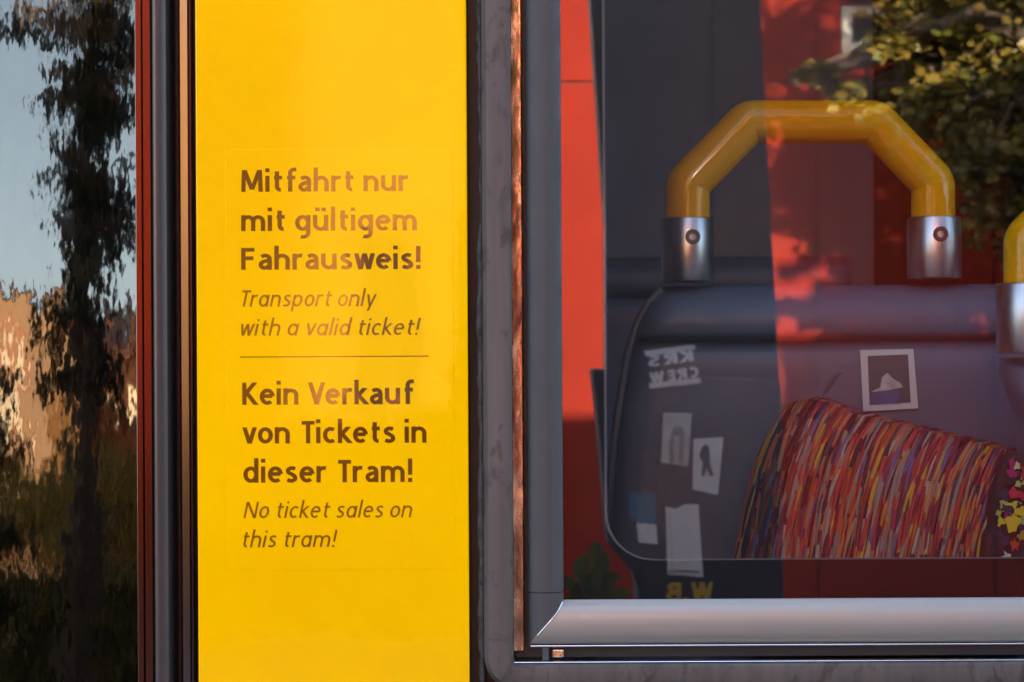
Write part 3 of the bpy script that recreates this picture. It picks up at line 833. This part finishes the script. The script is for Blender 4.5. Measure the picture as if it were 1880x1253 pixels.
MB().box(a.x, a.x + 3, -LW, -LW + .12, a.z, a.z + .045).build('ledge', m_white, red, bevel=.01)
MB().box(1.75, 9.7, -LW + .001, -LW + 1.7, 3.75, 3.9).build('shade_slab', m_tile, red)  # unseen slab added to keep sky and sun off the panels below
MB().box(-.5, 9.9, -LW - 6.2, -LW + .25, 6.4, 6.6).build('roof', m_tile, red)

och = empty('ochre_house'); tag(och, 'ochre rendered house beside the red one across the street', 'house')
MB().box(-1.95, -.30, -LW - 6, -LW - .1, 0, 7.0).build('wall', m_ochre, och)
for z0 in (.9, 3.6):
    house_window(och, -.95, -.45, z0, z0 + 1.3, -LW - .1, .06, True, m_brick)
MB().box(-2.1, -.30, -LW - 6.2, -LW + .15, 7.0, 7.2).build('roof', m_tile, och)

# tan house and brick house far left
LT = 22.0
tan = empty('tan_house'); tag(tan, 'tan rendered house far down the street mirrored in the door glass', 'house')
top = RF(70, 548, LT, TILT, .035)
xr = RF(132, 600, LT, TILT, .035).x
MB().box(-18, xr, -LT - 8, -LT, 0, top.z).build('wall', m_tan, tan)
for i in range(7):
    for j in range(2):
        x0 = xr - 1.6 - i * 2.2
        house_window(tan, x0, x0 + .95, 1.0 + 2.4 * j, 2.4 + 2.4 * j, -LT + .002, .07, True, m_brick)
MB().add([(-18.3, -LT + .3, top.z), (xr + .1, -LT + .3, top.z), (xr + .1, -LT - 8.3, top.z), (-18.3, -LT - 8.3, top.z), (-18.3, -LT - 4, top.z + .5), (xr + .1, -LT - 4, top.z + .5)], [(0, 1, 5, 4), (2, 3, 4, 5), (1, 2, 5), (3, 0, 4), (3, 2, 1, 0)]).build('roof', m_tile, tan)
brk = empty('brick_house'); tag(brk, 'small brick house between the tan house and the trees', 'house')
a = RF(135, 830, 17, TILT, .035); b = RF(300, 640, 17, TILT, .035)
MB().box(a.x, b.x + .8, -23, -17, 0, b.z).build('wall', m_brick, brk)
house_window(brk, a.x + .5, a.x + 1.0, a.z + .1, b.z - .25, -17 + .002, .05, False, m_brick)
MB().box(a.x - .1, b.x + .9, -23.1, -16.8, b.z, b.z + .12).build('roof', m_tile, brk)
gar = empty('orange_shed'); tag(gar, 'sunlit pale orange shed in front of the tan house', 'shed')
a = RF(72, 1000, 15, TILT, .035); b = RF(122, 700, 15, TILT, .035)
MB().box(a.x, b.x, -17, -15, 0, b.z).build('wall', plain('pale_orange_render', (.40, .22, .09), .85, var=.1), gar)
MB().box(a.x - .05, b.x + .05, -17.05, -14.9, b.z, b.z + .06).build('roof', m_tile, gar)

def leaves(n, place, size, nm, mat, parent, up=.3):
    m = MB()
    for i in range(n):
        p = place()
        s_ = size * rnd.uniform(.6, 1.3)
        a = Vector((rnd.gauss(0, 1), rnd.gauss(0, 1), rnd.gauss(0, 1) * up)).normalized()
        b_ = Vector((rnd.gauss(0, 1), rnd.gauss(0, 1), rnd.gauss(0, 1)))
        b_ = (b_ - a * b_.dot(a)).normalized() * .36
        m.add([p, p + (a * .3 + b_) * s_, p + (a * .7 + b_ * .8) * s_, p + a * s_, p + (a * .7 - b_ * .8) * s_, p + (a * .3 - b_) * s_], [(0, 1, 2, 3, 4, 5)])
    return m.build(nm, mat, parent)
def ball(c, r):
    while True:
        q_ = Vector((rnd.uniform(-1, 1), rnd.uniform(-1, 1), rnd.uniform(-1, 1)))
        if q_.length < 1: break
    return Vector(c) + Vector((q_.x * r[0], q_.y * r[1], q_.z * r[2]))
def tree(name, label, x, y, trunk_r, h, clumps, nleaf, size, mat, seed=1):
    t = empty(name, (0, 0, 0)); tag(t, label, 'tree')
    m = MB()
    base = Vector((x, y, 0))
    pts = [base + Vector((rnd.uniform(-.05, .05) * trunk_r * k, rnd.uniform(-.05, .05) * trunk_r * k, h * k / 6)) for k in range(7)]
    m.tube(pts, [trunk_r * (1.25 if k == 0 else 1 - .09 * k) for k in range(7)], 10)
    for c, r in clumps:
        z0 = max(min(c[2] - r[2] * .6, h * .95), .4 * h)
        s0 = base + Vector((0, 0, z0))
        mid = (s0 + Vector(c)) / 2 + Vector((rnd.uniform(-.1, .1), rnd.uniform(-.1, .1), .1))
        m.tube([s0, mid, Vector(c)], [trunk_r * .45, trunk_r * .3, trunk_r * .12], 7)
        for k in range(5):
            e = ball(c, (r[0] * .8, r[1] * .8, r[2] * .8))
            m.tube([mid.lerp(Vector(c), .6), (mid + e) / 2 + Vector((0, 0, .05)), e], [trunk_r * .14, trunk_r * .09, trunk_r * .03], 5)
    m.build('trunk', m_bark, t, smooth=True)
    # leaves gather in tufts
    tufts = []
    for c, r in clumps:
        vol = r[0] * r[1] * r[2]
        for k in range(max(6, int(26 * vol ** .33 * 1.6))): tufts.append((ball(c, r), min(.10 + .16 * rnd.random(), .5 * min(r))))
    def pl():
        c, s_ = rnd.choice(tufts)
        return ball(c, (s_ * 1.3, s_ * 1.3, s_ * .8))
    leaves(nleaf, pl, size, 'crown', mat, t)
    return t
# tree right of the stop, crown mirrored at the upper right of the window
LT1 = 6.0
def rp(px_, py_, L=LT1): return RF(px_, py_, L)
cl = []
for (a, b, rr) in [(1800, 40, .34), (1745, 60, .22), (1600, 150, .07), (1525, 110, .06), (1645, 75, .07), (1680, 150, .14), (1850, 190, .34), (1780, 110, .25), (1760, -150, .40), (1650, -150, .24), (1560, -150, .22), (1900, -60, .6), (2000, 120, .6), (2150, 0, .8), (1960, 300, .3),
                   (1650, -300, .45), (1850, -400, .7), (2100, 320, .5), (2250, -300, .9), (1540, -420, .30), (1700, -600, .6), (1520, -280, .16), (1500, -600, .25), (2000, -700, .8), (1790, 230, .2), (1880, 330, .22)]:
    p = rp(a, b); cl.append(((p.x, p.y - rnd.uniform(0, .5), p.z), (rr, rr * 1.1, rr * .8)))
bx = rp(1980, 600)
tree('street_tree', 'yellowing street tree beyond the pavement at the right of the tram window reflection', bx.x, bx.y, .13, 3.6, cl, 26000, .050, m_leaf)
# slim tree close to the tram, mirrored as the dark column in the door glass
p0 = RF(165, 300, 3.0, TILT, .035)
cl = []
for i in range(64):
    b = rnd.uniform(-420, 720)
    lo, hi = (118, 212) if b < 320 else (72, 240)
    a = rnd.triangular(lo, hi, (lo + hi) / 2); rr = rnd.uniform(.018, .042)
    p = RF(a, b, 3.0, TILT, .035); cl.append(((p.x, p.y + rnd.uniform(-.08, .08), p.z), (rr, rr, rr * 1.3)))
for (a, b, rr) in [(40, 45, .018), (10, 60, .02), (80, 60, .016), (225, 60, .03), (230, 120, .02)]:
    p = RF(a, b, 3.0, TILT, .035); cl.append(((p.x, p.y, p.z), (rr, rr, rr)))
tree('slim_tree', 'slim dark tree standing close to the tram door mirrored in the glass', p0.x, p0.y, .055, 3.0, cl, 6500, .026, m_leafdark)
p1 = RF(-40, 800, 5.0, TILT, .035)
cl = []
for (a, b, rr) in [(-40, 700, .06), (-30, 800, .08), (-20, 1000, .09), (-80, 680, .12), (-20, 1100, .09), (-120, 900, .15)]:
    p = RF(a, b, 5.0, TILT, .035); cl.append(((p.x, p.y, p.z), (rr, rr, rr * 1.4)))
tree('leafy_tree', 'dark leafy tree at the left edge of the door glass reflection', p1.x - .12, p1.y, .05, 1.9, cl, 2200, .05, m_leafdark)
# hedge across the pavement and shrubs before the houses
hz = RF(150, 1045, 8.0, TILT, .035).z
hd = empty('clipped_hedge'); tag(hd, 'dark clipped hedge along the far side of the pavement', 'hedge')
MB().box(-8, -1.5, -8.9, -8.1, 0, hz - .12).build('hedge_core', plain('hedge_core', (.012, .018, .008), .95), hd)
leaves(7000, lambda: Vector((rnd.uniform(-5.2, -1.5), -8.0 + rnd.gauss(0, .06), rnd.uniform(.3, hz))) if rnd.random() < .6 else Vector((rnd.uniform(-5.2, -1.5), rnd.uniform(-8.9, -8), hz - .08 + rnd.gauss(0, .06))), .07, 'hedge_leaves', m_hedge, hd)
for i, (a, b, L, rr, lab) in enumerate([(170, 930, 12, .42, 'loose shrub in front of the brick house'), (60, 930, 12.5, .35, 'loose shrub in front of the pale orange shed'), (225, 960, 11, .4, 'loose shrub nearest the end of the hedge')]):
    p = RF(a, b, L, TILT, .035)
    sh = empty('shrub'); tag(sh, lab, 'shrub', 'shrubs before the houses')
    m = MB()
    for k in range(7): m.tube([(p.x + rnd.uniform(-.1, .1), p.y, 0), (p.x + rnd.uniform(-.3, .3), p.y + rnd.uniform(-.2, .2), p.z)], [.02, .006], 5)
    m.build('stems', m_bark, sh)
    tf = [(ball((p.x, p.y, p.z), (rr * 1.2, rr, rr)), .1) for k in range(40)]
    leaves(1500, lambda: ball(rnd.choice(tf)[0], (.14, .14, .12)), .06, 'foliage', m_leaf, sh)

# ------------------------------------------------------------------ leaning dark post plastered with stickers
LP = 2.25
post = empty('sticker_post'); tag(post, 'leaning dark grey roadside post covered with stickers mirrored in the tram window', 'post')
def ppoly(pts, L, th, name, mat, parent, bevel=0.0):
    c = [RF(a, b, L) for a, b in pts]
    return MB().poly([(p.x, p.z) for p in c], -L - th, -L).build(name, mat, parent, bevel=bevel)
ppoly([(1060, -420), (1368, -420), (1395, 0), (1426, 620), (1432, 720), (1113, 720), (1112, 420), (1085, 0)], LP, .12, 'upper_board', m_post, post, .004)
ppoly([(1088, 678), (1433, 700), (1440, 1110), (1450, 1700), (1185, 1700), (1172, 1085), (1160, 1048), (1118, 1000), (1104, 830)], LP - .012, .16, 'lower_box', m_post, post, .004)
MB().box(RF(1200, 900, LP).x, RF(1400, 900, LP).x, -LP - .13, -LP - .04, 0, RF(1300, 1690, LP).z + .02).build('foot', m_post, post)
m_wst = plain('white_sticker', (.90, .90, .89), .55, var=.08, vscale=25)
m_gst = plain('faded_sticker', (.66, .67, .62), .6, var=.2, vscale=30)
m_dk = plain('sticker_print', (.06, .065, .075), .6, var=.2)
m_bl = plain('blue_sticker', (.06, .20, .32), .55, var=.2, vscale=30)
m_yl = plain('yellow_lettering', (.62, .42, .05), .5, var=.1)
LS = LP - .012 - .0015
def sticker(pts, mat, lab=None, L=LS, name='sticker', parent=post):
    o = ppoly(pts, L, .001, name, mat, parent)
    if lab: o['label'] = lab
    return o
def rlet(body, pxl, pxr, py, cap_px, L, mat, parent, weight=.2, rot=0.0):
    a = RF(pxl, py, L); b = RF(pxr, py, L)
    cap = cap_px * abs(RF(0, 0, L).z - RF(0, 1, L).z)
    o = lettering(body, a.x, b.x, a.z, cap, -L, mat, parent, weight=weight, gap=.1, facing=1)
    if rot:
        c = Vector(((a.x + b.x) / 2, -L, a.z))
        o.matrix_world = Matrix.Translation(c) @ Matrix.Rotation(rot, 4, 'Y') @ Matrix.Translation(-c)
        o.parent = parent
    return o
LU = LP - .0015
k = sticker([(1184, 646), (1276, 634), (1288, 703), (1194, 714)], m_dk, 'sticker reading KRS CREW between two white bars', LS, 'crew_sticker')
sticker([(1183, 645), (1275, 633), (1277, 642), (1186, 655)], m_wst, None, LS - .002, 'bar', k)
sticker([(1191, 704), (1285, 694), (1287, 704), (1193, 714)], m_wst, None, LS - .002, 'bar', k)
rlet('KRS', 1190, 1274, 669, 20, LS - .002, m_wst, k, .24, R(-7))
rlet('CREW', 1193, 1284, 699, 20, LS - .002, m_wst, k, .24, R(-7))
k = sticker([(1218, 758), (1270, 759), (1263, 856), (1213, 850)], m_gst, 'pale sticker with a faint grey standing figure', name='figure_sticker')
sticker([(1230, 850), (1228, 815), (1233, 792), (1240, 782), (1250, 783), (1256, 794), (1254, 815), (1252, 850), (1247, 850), (1247, 800), (1236, 800), (1236, 850)], plain('faint_print', (.30, .31, .31), .6, var=.3, vscale=60), None, LS - .002, 'printed_figure', k)
k = sticker([(1273, 806), (1328, 803), (1318, 909), (1271, 899)], m_wst, 'white sticker with a dark striding figure', name='figure_sticker')
sticker([(1287, 874), (1290, 848), (1283, 838), (1287, 824), (1295, 815), (1301, 820), (1303, 836), (1303, 850), (1310, 874), (1303, 874), (1297, 858), (1292, 874)], m_dk, None, LS - .002, 'printed_figure', k)
k = sticker([(1154, 905), (1204, 905), (1206, 1000), (1172, 998), (1168, 955), (1157, 953)], m_bl, 'torn blue sticker with a white lower corner', name='torn_sticker')
sticker([(1169, 961), (1205, 963), (1208, 1000), (1173, 996)], m_wst, None, LS - .002, 'white_corner', k)
k = sticker([(1222, 930), (1240, 934), (1258, 926), (1282, 927), (1291, 1060), (1226, 1055)], m_wst, 'long pale sticker with torn upper edge', name='long_sticker')
sticker([(1229, 1046), (1283, 1050), (1283, 1052), (1229, 1048)], m_dk, None, LS - .002, 'printed_line', k)
sticker([(1228, 945), (1230, 945), (1236, 1044), (1234, 1044)], m_gst, None, LS - .002, 'printed_line', k)
rlet('W.B', 1223, 1310, 1106, 36, LS, m_yl, post, .22)

# weeds beside the post
wd = empty('weed_plant'); tag(wd, 'tall weed with oval leaves growing beside the sticker post', 'plant')
mw, ml = MB(), MB()
for (a, b) in [(1105, 1000), (1060, 1060), (1080, 1085), (1045, 1100), (1120, 1090)]:
    p = RF(a, b, 2.2); q_ = RF(1085, 1200, 2.2)
    mw.tube([(q_.x, q_.y, .12), (q_.x, q_.y, q_.z), (p + q_) / 2 + Vector((.01, 0, .02)), p], [.006, .005, .004, .002], 6)
    for s_, ang in ((.055, 75), (.045, 20), (.04, 140), (.05, 100)):
        u = Vector((math.cos(R(ang)), rnd.uniform(-.3, .3), math.sin(R(ang)))).normalized(); v_ = u.cross(Vector((0, 1, 0))).normalized() * .3
        c = p + (q_ - p) * rnd.uniform(0, .5)
        ml.add([c, c + (u * .3 + v_) * s_, c + (u * .7 + v_ * .9) * s_, c + u * s_, c + (u * .7 - v_ * .9) * s_, c + (u * .3 - v_) * s_], [(0, 1, 2, 3, 4, 5)])
mw.build('stems', m_bark, wd, smooth=True); ml.build('leaves', m_shrub, wd)

# ------------------------------------------------------------------ beyond the tram's far side
for (tx, ty, lab) in [(2.6, 6.5, 'big tree beyond the far side of the tram, nearer the camera line'), (7.5, 8.0, 'big tree beyond the far side of the tram, farther to the right')]:
    if tx < 5:
        och2 = empty('blocker_building'); tag(och2, 'tall plain building added beyond the far side of the tram to shade the red wall', 'building')  # added so its shadow covers the right of the red house
        MB().box(.2, 26, 14, 24, 0, 19.0).build('wall', m_tan, och2)
        for gx in range(8):
            for gz in range(4): house_window(och2, .9 + gx * 3, 2.2 + gx * 3, 1.2 + gz * 2.9, 2.9 + gz * 2.9, 13.94, .08, True)
        MB().box(-.1, 26.3, 13.7, 24.3, 19.0, 19.3).build('roof', m_tile, och2)
        rowh = empty('blocker_terrace'); tag(rowh, 'low brick terrace added beyond the far side of the tram to block horizon glow', 'building')  # added to hide the bright horizon from the shaded facade
        MB().box(-30, .15, 15, 22, 0, 6.1).build('wall', m_brick, rowh)
        tb = empty('blocker_tower'); tag(tb, 'tall block added beyond the far side of the tram, left of the sunlit gap, to cut skylight', 'building')  # added to cut the skylight reaching the red facade
        MB().box(-8.4, -5.4, 23, 30, 0, 15.0).build('wall', m_tan, tb)
        MB().box(-8.6, -5.2, 22.8, 30.2, 15.0, 15.3).build('roof', m_tile, tb)
        p_ = []
        for k in range(34):
            z_ = rnd.uniform(2.95, 5.4)
            p_.append(((rnd.choice((rnd.uniform(.50, .80), rnd.uniform(.74, .95))), -2.0 + rnd.uniform(-.25, .25), z_), (.055, .055, .06)))
        for k in range(16): p_.append(((rnd.uniform(.85, 1.2), -2.0 + rnd.uniform(-.3, .3), rnd.uniform(3.0, 5.4)), (.14, .14, .14)))
        tree('dapple_tree', 'unseen tree added high above the camera to dapple the sun on the red wall', 2.6, -2.0, .09, 4.4, p_, 9000, .045, m_leaf)  # unseen crown, added and shaped to cast sun dapples across the street
        MB().box(-30.3, -.7, 14.7, 22.3, 6.1, 6.3).build('roof', m_tile, rowh)
    cl = [((tx + rnd.uniform(-1.6, 1.6), ty + rnd.uniform(-1, 1), rnd.uniform(1.6, 5.0)), (.8, .8, .7)) for k in range(12)]
    tree('street_tree', lab, tx, ty, .18, 4.2, cl, 5000, .12, m_leaf)
bpy.context.view_layer.update()
